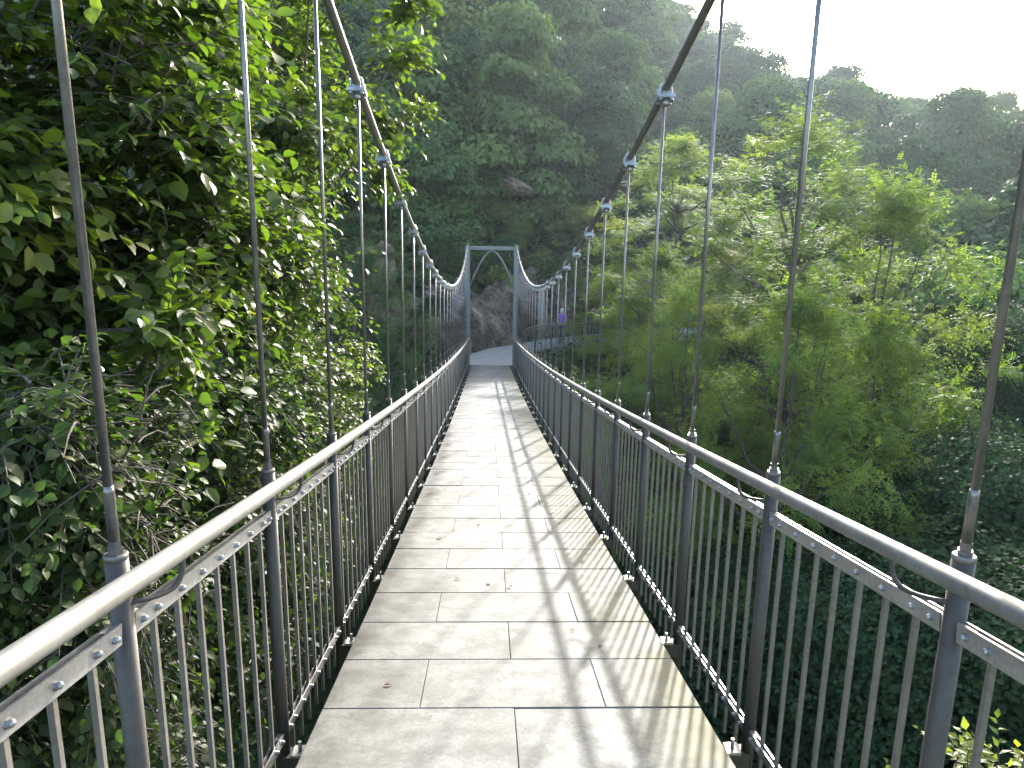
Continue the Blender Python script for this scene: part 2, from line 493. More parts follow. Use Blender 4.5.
def build_terrain():
    def axis(lo, hi, n, c, p=2.2):
        t = np.linspace(-1, 1, n)
        s = np.sign(t) * np.abs(t) ** p
        return np.where(s < 0, c + s * (c - lo), c + s * (hi - c))
    xs = axis(-240, 240, 150, 2); ys = axis(-60, 300, 170, 26)
    X, Y = np.meshgrid(xs, ys)
    Z = terrain(X, Y)
    for i in range(X.shape[0]):
        for j in range(X.shape[1]):
            x, y = X[i, j], Y[i, j]
            if math.hypot(x, y - 34) > 8 and y > 1: Z[i, j] += .5 * fbm(x, y, .12)
    V = np.stack([X, Y, Z], -1).reshape(-1, 3)
    n, m_ = X.shape
    i, j = np.meshgrid(np.arange(n - 1), np.arange(m_ - 1), indexing='ij')
    a = (i * m_ + j).ravel()
    F = np.stack([a, a + 1, a + m_ + 1, a + m_], 1)
    me = np_mesh('ravine_ground', V, [F], M['ground'], smooth=True)
    o = link(bpy.data.objects.new('ravine_ground', me)); tag(o, kind='structure')
build_terrain()

# path beyond the portal
OUT = np.array([(1.02, YP - .02), (1.12, 32.9), (1.45, 34.2), (2.2, 35.4), (3.3, 36.5), (4.5, 37.4), (6.4, 38.5), (9, 39.7), (13, 41.2)])
INN = np.array([(-1.02, YP - .02), (-1.1, 33.0), (-.85, 34.3), (-.1, 35.6), (1.1, 36.7), (2.6, 38.3), (4.9, 40.0), (8, 41.6), (12.2, 43.2)])
def zpath(y): return -6.33 + 0 * y
def dens(P, n):
    t = np.linspace(0, len(P) - 1, n); i = np.arange(len(P))
    return np.stack([np.interp(t, i, P[:, 0]), np.interp(t, i, P[:, 1])], 1)
m = MB()
o_, i_ = dens(OUT, 41), dens(INN, 41)
zp = np.linspace(zb - .002, -6.30, 41)
for a in range(40):
    q = [(*i_[a], zp[a]), (*o_[a], zp[a]), (*o_[a + 1], zp[a + 1]), (*i_[a + 1], zp[a + 1])]
    lo = [(x, y, z - .32) for x, y, z in q]
    m.add(q + lo, [(0, 1, 2, 3), (7, 6, 5, 4), (1, 5, 6, 2), (0, 3, 7, 4)] + ([(0, 4, 5, 1)] if a == 0 else []))
tag(m.build('hillside_path', M['concrete']), kind='structure')

pr = empty('path_railing', (1.45, 34.2, -6.3), 'curved grey railing along the outer edge of the hillside path', 'railing')
line = dens(OUT[2:7], 40)
def PL(p, z): return (p[0] - 1.45, p[1] - 34.2, z)
m = MB(); m.tube([PL(p, 1.12) for p in line], .03, 8); m.build('handrail', M['rail'], pr)
m = MB()
for h in (1.0, .08):
    for a, b in zip(line[:-1], line[1:]): m.bar(PL(a, h), PL(b, h), .03, .045)
m.build('flat_rail', M['galv'], pr)
acc = np.concatenate([[0], np.cumsum(np.linalg.norm(np.diff(line, axis=0), axis=1))])
for d in np.arange(0, min(acc[-1], 20), .2):
    p = (np.interp(d, acc, line[:, 0]), np.interp(d, acc, line[:, 1]))
    m = MB()
    if abs((d / 1.2) - round(d / 1.2)) < .01:
        m.tube([PL(p, -.25), PL(p, 1.1)], .03, 8); m.build('post', M['post'], pr)
    else:
        m.box(PL(p, .53), .022, .022, 1.04); m.build('baluster', M['galv'], pr)

# rock face behind the path
def build_rock():
    base = np.array([(-7, 33.0), (-3.4, 33.2), (-1.5, 33.8), (-.85, 34.5), (-.1, 35.8), (1.0, 37.0), (2.5, 38.6), (4.8, 40.4), (8, 42.0), (13, 43.8)])
    B = dens(base, 220); n = 90
    V = []
    tan = np.gradient(B, axis=0); nor = np.stack([-tan[:, 1], tan[:, 0]], 1); nor /= np.linalg.norm(nor, axis=1)[:, None]
    TH = [3.9 + 1.3 * mnoise.noise(Vector((b[0] * .5, b[1] * .5, 4))) + .7 * mnoise.noise(Vector((b[0] * 1.7, b[1] * 1.7, 9))) for b in B]
    for i in range(len(B)):
        for j in range(n):
            h = j / (n - 1)
            z = -7.4 + h * TH[i]
            back = .15 + .9 * h ** 1.6 + (2.2 * max(0, h - .8) ** 1 * 3)
            p = Vector((B[i, 0], B[i, 1], z))
            q = Vector((p.x * 1.0 + .5 * z, p.y * 1.0, z * .35))
            d = mnoise.fractal(q * .9, 1.0, 2.0, 6) * .55
            c = mnoise.cell(Vector((p.x * 1.3 + .55 * z, p.y * 1.3, z * .45))) * .35
            rd = -abs(mnoise.noise(q * 1.7)) * .55
            out = d + c + rd
            s = (back - out * 1.05 * min(1, (z + 7.4) * .9 + .2))
            s = max(s, .12)
            V.append((B[i, 0] + nor[i, 0] * s, B[i, 1] + nor[i, 1] * s, z))
    V = np.array(V)
    i, j = np.meshgrid(np.arange(len(B) - 1), np.arange(n - 1), indexing='ij')
    a = (i * n + j).ravel()
    F = np.stack([a, a + n, a + n + 1, a + 1], 1)
    me = np_mesh('rock_face', V, [F], M['rock'], smooth=False)
    tag(link(bpy.data.objects.new('rock_face', me)), kind='structure')
build_rock()

# ------------------------------------------------------------------ foliage
# leaf templates: verts (u along, v across, w normal), faces
def T_broad():
    v = [(0, 0, 0), (.34, 0, -.02), (.70, 0, -.06), (1, 0, -.16),
         (.12, .20, .03), (.36, .36, .06), (.68, .30, .02), (.12, -.20, .03), (.36, -.36, .06), (.68, -.30, .02)]
    return np.array(v), [np.array([(0, 1, 5, 4), (1, 2, 6, 5), (0, 7, 8, 1), (1, 8, 9, 2)]), np.array([(2, 3, 6), (2, 9, 3)])]
def T_small():
    v = [(0, 0, 0), (.5, 0, -.03), (1, 0, -.15), (.4, .30, .05), (.4, -.30, .05)]
    return np.array(v), [np.array([(0, 1, 3), (1, 2, 3), (0, 4, 1), (1, 4, 2)])]
def T_diamond():
    v = [(0, 0, 0), (.5, .38, .10), (1, 0, -.05), (.5, -.38, .10)]
    return np.array(v), [np.array([(0, 3, 2, 1)])]
def T_pinnate(n=5):
    v = []; f = []
    for i in range(n + 1):
        u = .2 + .8 * i / n * .85
        w = -.28 * u * u
        sides = (-1, 1) if i < n else (0,)
        for s in sides:
            d = np.array((.35, s * .94, -.18)) if s else np.array((1., 0, -.4))
            c = np.array((-.94 * s, .35, 0)) if s else np.array((0, 1., 0))
            L = .30 if s else .26; h = .085
            b = np.array((u, 0, w)); k = len(v)
            v += [b, b + d * L * .5 + c * h, b + d * L, b + d * L * .5 - c * h]
            f.append((k, k + 1, k + 2, k + 3))
    return np.array(v), [np.array(f)]

def stamp(tpl, P, T, N, L, Wd=None):
    """P,T,N (n,3); L (n,) -> V, faces, faces-per-leaf"""
    tv, tf = tpl
    B = unit(np.cross(N, T)); N2 = np.cross(T, B)
    Wd = L if Wd is None else Wd
    V = (P[:, None] + tv[None, :, 0, None] * (T * L[:, None])[:, None] + tv[None, :, 1, None] * (B * Wd[:, None])[:, None]
         + tv[None, :, 2, None] * (N2 * L[:, None])[:, None]).reshape(-1, 3)
    n, k = len(P), len(tv)
    off = (np.arange(n) * k)
    F = [(f[None] + off[:, None, None]).reshape(-1, f.shape[1]) for f in tf]
    return V, F
def leaf_mesh(name, tpl, P, T, N, L, tint, mat, Wd=None, smooth=False):
    V, F = stamp(tpl, P, T, N, L, Wd)
    ti = np.concatenate([np.repeat(tint, len(f)) for f in tpl[1]])
    return np_mesh(name, V, F, mat, ti, smooth)

def rdir(n):
    return unit(rng.normal(size=(n, 3)))

def twigs(lumps, per, klv, ll, centre, droop=.25, flat=.6, spread=1.0, up=.15, njit=.42, lvar=.15):
    """lumps (m,4: x,y,z,r). returns leaf arrays and twig polylines"""
    lumps = np.asarray(lumps, float)
    w = lumps[:, 3] ** 2; cnt = np.maximum(3, (per * w / w.mean()).astype(int))
    li = np.repeat(np.arange(len(lumps)), cnt)
    c = lumps[li, :3]; r = lumps[li, 3]
    n = len(li)
    d = rdir(n); d[:, 2] *= flat
    outw = unit(c - centre); d = unit(d + .55 * outw + np.array((0, 0, up)))
    st = c + rdir(n) * (r * .55 * rng.random(n) ** .5)[:, None] * np.array((1, 1, flat))
    ln = r * rng.uniform(.5, 1.0, n) * spread
    t = np.linspace(.12, 1, klv)[None, :, None]
    P = st[:, None] + d[:, None] * ln[:, None, None] * t + np.array((0, 0, -1.)) * (droop * ln)[:, None, None] * t ** 2
    tg = unit(d[:, None] + np.array((0, 0, -2.)) * droop * t)
    upv = unit(np.array((0, 0, 1.)) + rng.normal(0, .25, (n, 1, 3)))
    side = unit(np.cross(tg, np.broadcast_to(upv, tg.shape)))
    sgn = np.where(np.arange(klv) % 2 == 0, 1., -1.)[None, :, None]
    T = unit(tg * .55 + side * sgn * .9 + rng.normal(0, .28, tg.shape) + np.array((0, 0, -.22)))
    T[:, -1] = unit(tg[:, -1] + rng.normal(0, .15, tg[:, -1].shape))
    N = unit(np.array((0, 0, 1.)) + .35 * outw[:, None] + rng.normal(0, njit, T.shape))
    L = rng.uniform(ll[0], ll[1], (n, klv)) * (1.05 - .3 * t[..., 0]) * rng.uniform(.72, 1.2, len(lumps))[li][:, None] * rng.uniform(.75, 1.1, (n, klv))
    lump_t = np.clip(rng.normal(.40, lvar, len(lumps)), 0, 1)[li]
    tint = np.clip(lump_t[:, None] + rng.normal(0, .13, (n, 1)) + rng.normal(0, .12, (n, klv)), 0, .93)
    tint = np.where(rng.random((n, klv)) < .005, rng.uniform(.94, 1, (n, klv)), tint)
    tw = np.concatenate([st[:, None], P[:, ::max(1, klv // 3)]], 1)
    return P.reshape(-1, 3), T.reshape(-1, 3), N.reshape(-1, 3), L.ravel(), tint.ravel(), tw

def tw_tubes(tw, rad, keep=1.0):
    """3-sided twig tubes for many polylines (n,k,3) -> V,F"""
    if keep < 1: tw = tw[rng.random(len(tw)) < keep]
    n, k = tw.shape[:2]
    tg = unit(np.gradient(tw, axis=1)); ref = unit(rng.normal(size=(n, 1, 3)))
    X = unit(np.cross(tg, np.broadcast_to(ref, tg.shape))); Y = np.cross(tg, X)
    rr = np.linspace(rad, rad * .4, k)[None, :, None]
    ring = np.stack([tw + rr * (math.cos(a) * X + math.sin(a) * Y) for a in (0, 2.094, 4.189)], 2)   # n,k,3,3
    V = ring.reshape(-1, 3)
    F = []
    for i in range(k - 1):
        for j in range(3):
            b = np.arange(n) * k * 3 + i * 3
            F.append(np.stack([b + j, b + (j + 1) % 3, b + 3 + (j + 1) % 3, b + 3 + j], 1))
    return V, np.concatenate(F)

def curve(a, b, bend, n=8, wob=.0):
    a = np.array(a, float); b = np.array(b, float); t = np.linspace(0, 1, n)[:, None]
    m = (a + b) / 2 + np.array(bend, float)
    c = (1 - t) ** 2 * a + 2 * t * (1 - t) * m + t * t * b
    if wob:
        c[1:-1] += rng.normal(0, wob, c[1:-1].shape)
    return c

def wood_mesh(name, tubes, tw=None, twr=.006, mat=None):
    m = MB()
    for pts, rad, seg in tubes: m.tube(pts, rad, seg, cap=False)
    V = np.array(m.v).reshape(-1, 3); F = np.array(m.f)
    if tw is not None:
        V2, F2 = tw_tubes(tw, twr)
        F = np.concatenate([F, F2 + len(V)]); V = np.concatenate([V, V2])
    return np_mesh(name, V, [F], mat or M['bark'], smooth=True)

# ---- prototypes in local space (base at origin), unit = metres at nominal height
def proto_locust(seed, H, Rc, mat, nl=34, per=13, leaf=(.24, .38), low=.25):
    global rng
    keep = rng; rng = np.random.default_rng(seed)
    tubes = []; lumps = []
    lean = rng.normal(0, .06 * H, 2)
    tr = curve((0, 0, -.6), (lean[0], lean[1], H * .72), (rng.normal(0, .3), rng.normal(0, .3), 0), 12, .05)
    tubes.append((tr, np.linspace(.028 * H * .5, .03, 12), 9))
    for i in range(nl):
        f = (i + rng.random()) / nl
        h = low + (1 - low) * f
        prof = (math.sin(math.pi * min(1, (h - low) / (1 - low) * .86 + .16)) ** .7)
        a = i * 2.39996 + rng.normal(0, .4)
        rr = Rc * prof * rng.uniform(.30, 1.0) ** .55
        r = Rc * rng.uniform(.17, .28)
        c = np.array((math.cos(a) * rr + lean[0] * h, math.sin(a) * rr + lean[1] * h, H * h * .96))
        lumps.append((*c, r))
        if i % 2 == 0:
            s = tr[int(min(11, max(3, (h - .08) * 15)))]
            tubes.append((curve(s, c, (0, 0, -.06 * H * rng.random()), 7, .06), np.linspace(.009 * H * .5, .012, 7), 6))
    P, T, N, L, tint, tw = twigs(lumps, per, 9, leaf, np.array((lean[0] * .5, lean[1] * .5, H * .55)), droop=.22, flat=.42, spread=1.15, up=.18, njit=.22, lvar=.24)
    crown = leaf_mesh('crown', T_pinnate(3), P, T, N, L, tint, mat, L * 1.0)
    wood = wood_mesh('trunk', tubes, tw[::3], .008)
    rng = keep
    return crown, wood

def proto_forest(seed, H, Rc, mat, nl=44, cards=9000, size=(.20, .36), low=.20, pointy=.0):
    global rng
    keep = rng; rng = np.random.default_rng(seed)
    lumps = []
    for i in range(nl):
        f = (i + rng.random()) / nl; h = low + (1 - low) * f
        prof = math.sin(math.pi * min(1, f * (.80 + .1 * pointy) + .22)) ** .65 * (1 - pointy * f * .6)
        a = i * 2.39996 + rng.normal(0, .5)
        rr = Rc * prof * rng.uniform(.25, .75)
        lumps.append((math.cos(a) * rr, math.sin(a) * rr, H * h * .93, Rc * rng.uniform(.34, .54)))
    lumps = np.array(lumps)
    w = lumps[:, 3] ** 2; li = rng.choice(nl, cards, p=w / w.sum())
    d = rdir(cards); d[:, 2] = np.where(d[:, 2] < -.1, -d[:, 2] * .8, d[:, 2]); d = unit(d)
    bump = 1 + .45 * np.array([mnoise.noise(Vector(q)) for q in (d * 2.2 + lumps[li, :3])])
    rad = lumps[li, 3] * (1 - .55 * rng.random(cards) ** 2.2) * bump
    P = lumps[li, :3] + d * rad[:, None] * np.array((1.05, 1.05, .72))
    N = unit(d * .9 + np.array((0, 0, .5)) + rng.normal(0, .32, (cards, 3)))
    T = unit(np.cross(N, rdir(cards)) + np.array((0, 0, -.25)))
    L = rng.uniform(*size, cards)
    tint = np.clip(np.clip(rng.normal(.42, .18, nl), 0, 1)[li] + rng.normal(0, .16, cards), 0, 1)
    crown = leaf_mesh('crown', T_diamond(), P, T, N, L, tint, mat)
    tubes = [(curve((0, 0, -.8), (0, 0, H * .8), (rng.normal(0, .3), rng.normal(0, .3), 0), 8, .04), np.linspace(.016 * H, .03, 8), 7)]
    tr = tubes[0][0]
    for i in range(0, nl, 4):
        s = tr[int(np.clip((lumps[i, 2] / H - .2) * 9, 2, 7))]
        tubes.append((curve(s, lumps[i, :3], (0, 0, -.03 * H), 5, .05), np.linspace(.006 * H, .015, 5), 5))
    wood = wood_mesh('trunk', tubes)
    rng = keep
    return crown, wood

def plant(name, proto, loc, scale, rz, label, cat, group, parts=('crown', 'trunk')):
    t = empty(name, loc, label, cat, group)
    t.rotation_euler = (0, 0, rz); t.scale = scale
    for me, pn in zip(proto, parts):
        link(bpy.data.objects.new(pn, me), t)
    return t

# camera frame (used to place the far trees where the photograph has them)
CAM = np.array((-.1449, 0, 0)); PITCH, YAW, ROLL, FPX = .2218, .0331, .0158, 762.
cp, sp, cy, sy = math.cos(PITCH), math.sin(PITCH), math.cos(YAW), math.sin(YAW)
FW = np.array((sy * cp, cy * cp, -sp)); R0 = np.array((cy, -sy, 0)); U0 = np.cross(R0, FW)
RT = math.cos(ROLL) * R0 + math.sin(ROLL) * U0; UP = -math.sin(ROLL) * R0 + math.cos(ROLL) * U0
def at(u, v, dist):
    d = FW + RT * (u - 512) / FPX + UP * (384 - v) / FPX
    return CAM + d * (dist / math.hypot(d[0], d[1]))
def px(P):
    d = np.asarray(P, float) - CAM; z = d @ FW
    return 512 + FPX * (d @ RT) / z, 384 - FPX * (d @ UP) / z, z

# ---- far hillside forest
FP = [proto_forest(11, 10, 3.6, M['leaf_far'], 20, 13000), proto_forest(12, 11, 3.2, M['leaf_far'], 18, 12000, pointy=.2),
      proto_forest(13, 9, 4.0, M['leaf_far2'], 22, 13000), proto_forest(14, 12, 3.4, M['leaf_far2'], 21, 13000, pointy=.1),
      proto_forest(15, 9.5, 3.7, M['leaf_far'], 16, 11000, size=(.20, .36))]
FH = [10, 11, 9, 12, 9.5]
FN = ['broad green', 'slender green', 'wide dark green', 'tall dark green', 'loose green']
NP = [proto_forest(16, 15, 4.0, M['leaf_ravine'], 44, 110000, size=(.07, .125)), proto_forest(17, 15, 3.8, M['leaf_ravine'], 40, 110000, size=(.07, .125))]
def hill_trees():
    g = np.random.default_rng(5)
    out = []
    r = 41.0
    while r < 134:
        step = (7.4 + (r - 40) * .02) if r < 112 else 6.0
        da = math.degrees(step / r)
        a = -24 + g.uniform(0, da)
        while a < 41:
            aa = a + g.normal(0, da * .22); rr = r + g.normal(0, step * .22)
            x = rr * math.sin(R(aa)); y = rr * math.cos(R(aa))
            out.append((x, y)); a += da
        r += step * .86
    out += [(112 * math.sin(R(14.6)), 112 * math.cos(R(14.6))), (118 * math.sin(R(13.2)), 118 * math.cos(R(13.2))), (122 * math.sin(R(15.8)), 122 * math.cos(R(15.8)))]
    return out
HT = hill_trees()
SUN_AZ, SUN_EL = 18.8, 18.8
def shades(x, y, zt, rad):          # would this crown keep the low sun off the deck?
    for yd in (6, 10, 14, 18, 22):
        dx, dy = x, y - yd
        al = dx * math.sin(R(SUN_AZ)) + dy * math.cos(R(SUN_AZ)); ac = dx * math.cos(R(SUN_AZ)) - dy * math.sin(R(SUN_AZ))
        if al > 0 and abs(ac) < rad + .9 and zt > float(zdeck(yd)) + al * math.tan(R(SUN_EL - .8)): return True
    return False
rows = {}
HIDDEN = {13, 28, 30, 39, 41, 53, 54, 58, 65, 66, 78, 84, 92, 123, 124, 125, 128, 130, 131, 132, 147, 151, 152, 153, 154, 156, 157, 170, 171, 172, 176, 179, 194, 195, 196, 197, 199, 201, 202, 204, 205}   # wholly behind other crowns
_inn = dens(INN, 40)
for idx, (x, y) in enumerate(HT):
    if idx in HIDDEN or np.min(np.hypot(_inn[:, 0] - x, _inn[:, 1] - y)) < 3.6: continue
    z = terr(x, y)
    tg_ = np.random.default_rng(1000 + idx)
    i = int(tg_.integers(0, 5))
    s = tg_.uniform(.9, 1.4) * (1.0 if math.hypot(x, y) < 112 else .85)
    H = FH[i] * s
    while s > .42 and shades(x, y, z + H, 3.0 * s): s *= .93; H = FH[i] * s
    u, v, d = px((x, y, z + H * .7))
    if not (-20 < u < 1060 and -60 < v < 460): continue
    rows.setdefault(int(math.hypot(x, y) // 13), []).append((u, v, x, y, z, i, s, idx))
RN = {3: 'just above the path', 4: 'low on the far hillside', 5: 'below the middle of the far hillside', 6: 'halfway up the far hillside', 7: 'above the middle of the far hillside', 8: 'high on the far hillside', 9: 'just below the hilltop skyline', 10: 'on the hilltop skyline'}
for b, lst in rows.items():
    lst.sort()
    for n, (u, v, x, y, z, i, s, idx) in enumerate(lst):
        half = len(lst) // 2
        pos = ('%s from the left' % ORD[n]) if n < half else ('%s from the right' % ORD[len(lst) - 1 - n])
        tg_ = np.random.default_rng(5000 + idx)
        plant('forest_tree', FP[i], (x, y, z - .2), (s * tg_.uniform(.9, 1.15), s * tg_.uniform(.9, 1.15), s), tg_.uniform(0, 6.28),
              '%s tree %s, %s' % (FN[i], RN.get(b, 'on the far hillside'), pos), 'tree', 'trees on the far hillside')

# ---- locust trees in the ravine: pixel of crown top, distance, width factor
LP = [proto_locust(21, 14, 4.2, M['leaf_locust'], 64, 25), proto_locust(22, 14, 4.0, M['leaf_locust'], 60, 25), proto_locust(23, 14, 4.3, M['leaf_locust'], 66, 25)]
LQ = [proto_locust(41, 9, 3.6, M['leaf_locust_lit'], 50, 24, leaf=(.22, .34), low=.2), proto_locust(42, 9, 3.4, M['leaf_locust_lit'], 46, 24, leaf=(.22, .34), low=.2)]
LD = [proto_locust(31, 12, 3.9, M['leaf_locust_dark'], 56, 26), proto_locust(32, 12, 3.7, M['leaf_locust_dark'], 56, 26)]
def put(protoset, idx, u, v, dist, wf, label, group, name='locust_tree', Hn=14., base=None):
    p = at(u, v, dist); zb_ = terr(p[0], p[1]) if base is None else base
    H = max(p[2] - zb_, 7.2 if dist > 40 else 3.)
    zb_ = p[2] - H
    s = H / (Hn * .98)
    plant(name, protoset[idx], (p[0], p[1], zb_), (wf, wf, s), u * .37, label, 'tree', group)
G1 = 'light green locust trees right of the bridge'
put(LP, 0, 790, 120, 27, 1.15, 'tallest light green locust, its top right of the middle hanger rods', G1)
put(LP, 1, 690, 135, 31, .95, 'light green locust standing behind the rods left of the tallest one', G1)
put(LP, 2, 880, 182, 24, 1.0, 'yellow-tipped locust at the right end of the light green row', G1)
put(LP, 1, 655, 250, 25, .75, 'low bright locust close behind the right railing and far rods', G1)
put(LP, 2, 800, 290, 18.5, .88, 'nearest light green locust, drooping down behind the right railing', G1)
put(LP, 0, 715, 280, 21, .80, 'locust with dark forked limbs showing, behind the right railing', G1)
put(LP, 0, 600, 385, 21, .55, 'small bright locust under the curved hillside path', G1)
put(LP, 1, 652, 200, 35, .85, 'hazy light locust behind the far right rods', G1)
put(LP, 2, 618, 285, 33, .5, 'light green locust hiding the far end of the path railing', G1)
put(LP, 0, 760, 215, 29, .8, 'mid-row locust filling in between the tallest one and the one left of it', G1)
put(LP, 1, 930, 320, 21, .75, 'low locust at the foot of the yellow-tipped one', G1)
G2 = 'darker locust trees left of the portal and above the path'
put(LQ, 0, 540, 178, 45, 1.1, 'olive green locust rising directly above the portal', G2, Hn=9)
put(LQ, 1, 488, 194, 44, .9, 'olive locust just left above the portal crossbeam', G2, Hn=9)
put(LD, 1, 385, 185, 48, .85, 'dark locust high left of the portal behind the left cable', G2, Hn=12)
put(LD, 0, 566, 165, 52, .9, 'dark locust behind the olive one above the portal', G2, Hn=12)
put(LD, 1, 500, 160, 53, .9, 'dark locust filling the slope behind the portal top', G2, Hn=12)
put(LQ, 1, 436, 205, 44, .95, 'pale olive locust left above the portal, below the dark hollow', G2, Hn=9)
put(LD, 0, 365, 250, 27, .6, 'dark locust in the ravine left of the left cable', G2, Hn=12)
put(LD, 1, 340, 215, 31, .9, 'dark locust partly behind the left thicket', G2, Hn=12)
put(LD, 1, 300, 330, 21, .7, 'low dark locust behind the left railing and thicket', G2, Hn=12)
put(LD, 0, 392, 330, 24, .42, 'small dark locust tucked beside the left far rods', G2, Hn=12)
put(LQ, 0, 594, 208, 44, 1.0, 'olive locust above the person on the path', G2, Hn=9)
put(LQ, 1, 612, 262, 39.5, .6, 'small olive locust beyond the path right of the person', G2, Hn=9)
put(LD, 0, 445, 238, 38.5, .45, 'small locust growing over the rock left of the arch', G2, Hn=12)

# ---- dark broadleaf trees low in the ravine on the right
G3 = 'dark trees deep in the ravine on the right'
RV = [(985, 260, 34, 0), (930, 250, 42, 3), (1040, 300, 28, 2), (900, 330, 30, 3), (960, 400, 24, 2), (1030, 430, 20, 0), (890, 440, 21, 3), (980, 520, 17, 2), (900, 560, 15, 3), (1060, 560, 15, 2),
      (820, 430, 27, 2), (740, 420, 28, 3), (800, 560, 16, 3), (700, 540, 17, 2), (1000, 200, 52, 0), (640, 500, 22, 3)]
RL = ['behind the locusts, beside the far right rod', 'upper of the ones right of the yellow-tipped locust', 'at the right picture edge, upper one', 'just right of the yellow-tipped locust',
      'between the last two right rods', 'at the right picture edge, middle one', 'right of the nearest locust', 'left of the nearest right rod', 'behind the bolted rail left of the nearest right post',
      'at the right picture edge, lowest one', 'in shade below the tallest locust', 'in shade behind the forked locust', 'seen through bars of the second right panel', 'seen through bars of the third right panel',
      'far one on the right slope', 'seen through bars of the middle right panels']
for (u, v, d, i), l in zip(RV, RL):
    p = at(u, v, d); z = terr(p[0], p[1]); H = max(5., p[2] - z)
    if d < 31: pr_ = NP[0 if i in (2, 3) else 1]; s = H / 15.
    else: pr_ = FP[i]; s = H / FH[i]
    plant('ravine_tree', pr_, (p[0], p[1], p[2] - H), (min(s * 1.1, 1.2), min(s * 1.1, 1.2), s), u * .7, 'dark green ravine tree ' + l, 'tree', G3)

# ---- near broad-leaved trees and thicket on the left
def near_tree(name, base, lumps, per, klv, leaf, mat, label, cat, tpl, limb_from=None, droop=.3, trunk_r=.09, excl=None, group=None, twr=.005, up=.15):
    lumps = np.array(lumps, float)
    cen = np.array(limb_from if limb_from is not None else base, float)
    P, T, N, L, tint, tw = twigs(lumps, per, klv, leaf, np.array((lumps[:, 0].mean() - .8, lumps[:, 1].mean(), lumps[:, 2].mean() - .4)), droop, .75, 1.1, up)
    ok = (P[:, 0] + .12 < -1.10) | ((P[:, 2] > ztop(P[:, 1]) + 1.0) & (P[:, 0] < -.55))
    ok &= (P[:, 1] > .55)
    P, T, N, L, tint = P[ok], T[ok], N[ok], L[ok], tint[ok]
    keep = (tw[:, :, 0].max(1) < -1.1) | ((tw[:, :, 2].min(1) > ztop(tw[:, :, 1]).max(1) + .9) & (tw[:, :, 0].max(1) < -.55))
    tw = tw[keep]
    t = empty(name, base, label, cat, group)
    b = np.array(base, float)
    me = leaf_mesh('crown', tpl, P - b, T, N, L, tint, mat, L * rng.uniform(.75, 1.1, len(L)), True)
    link(bpy.data.objects.new('crown', me), t)
    tubes = []
    tr = curve((0, 0, -.4), cen - b, (rng.normal(0, .15), rng.normal(0, .15), 0), 9, .03)
    tubes.append((tr, np.linspace(trunk_r, trunk_r * .55, 9), 9))
    for l in lumps:
        s = tr[int(rng.integers(4, 9))]
        tubes.append((curve(s, l[:3] - b, rng.normal(0, .15, 3) + np.array((0, 0, -.1)), 9, .025), np.linspace(trunk_r * .42, .006, 9), 6))
    link(bpy.data.objects.new('trunk', wood_mesh('trunk', tubes, tw - b, twr)), t)
    return t
def LA(u, v, d, r):                # lump whose centre lies at this place
    p = at(u, v, d); return (p[0], p[1], p[2], r)

g1 = np.random.default_rng(3)
def grid_lumps(us, vs, d0, d1, r0, r1, n, fn=None):
    out = []
    for _ in range(n):
        u = g1.uniform(*us); v = g1.uniform(*vs); d = g1.uniform(d0, d1)
        if fn and not fn(u, v): continue
        l = LA(u, v, d, g1.uniform(r0, r1))
        if l[0] + l[3] * .6 > -1.05: l = (-1.05 - l[3] * .6 - g1.uniform(0, .3), *l[1:])
        out.append(l)
    return out
near_tree('hazel_tree', (-4.6, 4.2, terr(-4.6, 4.2)),
          grid_lumps((-120, 240), (-60, 430), 3.0, 4.6, .32, .52, 60), 44, 9, (.055, .11), M['leaf_near'],
          'big-leaved tree pressing against the nearest left hanger rods', 'tree', T_broad(), (-3.9, 4.2, .2), .3, .08)
near_tree('hazel_tree', (-4.4, 8.2, terr(-4.4, 8.2)),
          grid_lumps((170, 330), (120, 300), 5.4, 8.0, .35, .6, 26) + grid_lumps((170, 330), (-60, 130), 5.6, 8.4, .28, .45, 15) + grid_lumps((260, 345), (-60, 210), 6.5, 8.5, .3, .42, 11)
          + [(-.95, 7.4, 2.55, .42), (-.95, 7.9, 1.9, .36), (-1.0, 7.3, 1.35, .34), (-.85, 7.8, .95, .26), (-1.15, 7.2, .75, .3), (-1.2, 7.0, 1.9, .4), (-1.2, 7.6, .3, .3)],
          46, 9, (.055, .105), M['leaf_near'],
          'leafy tree reaching over the left cable with sunlit branch tips', 'tree', T_broad(), (-3.4, 7.6, .6), .3, .075)
near_tree('thicket_shrub', (-2.9, 2.6, terr(-2.9, 2.6)),
          grid_lumps((-140, 190), (400, 800), 2.4, 3.6, .25, .42, 60), 50, 9, (.032, .07), M['leaf_bramble'],
          'dark tangled shrub behind the nearest left railing panel', 'shrub', T_broad(), (-2.6, 2.7, -2.2), .45, .03, group='shrubs behind the left railing', up=0)
near_tree('thicket_shrub', (-2.7, 4.4, terr(-2.7, 4.4)),
          grid_lumps((130, 310), (380, 690), 3.9, 5.6, .25, .45, 62), 52, 9, (.035, .075), M['leaf_bramble'],
          'bright small-leaved shrub behind the second left hanger rod', 'shrub', T_broad(), (-2.3, 4.6, -2.4), .45, .03, group='shrubs behind the left railing', up=0)
near_tree('thicket_shrub', (-2.6, 6.6, terr(-2.6, 6.6)),
          grid_lumps((235, 345), (310, 560), 5.8, 7.6, .25, .42, 40) + [(-1.5, 7.4, -1.35, .3), (-1.35, 7.7, -1.6, .25)], 40, 9, (.045, .085), M['leaf_near'],
          'shrub with pale drooping sprays beside the third left hanger rod', 'shrub', T_broad(), (-2.2, 6.5, -2.2), .45, .03, group='shrubs behind the left railing', up=.1)
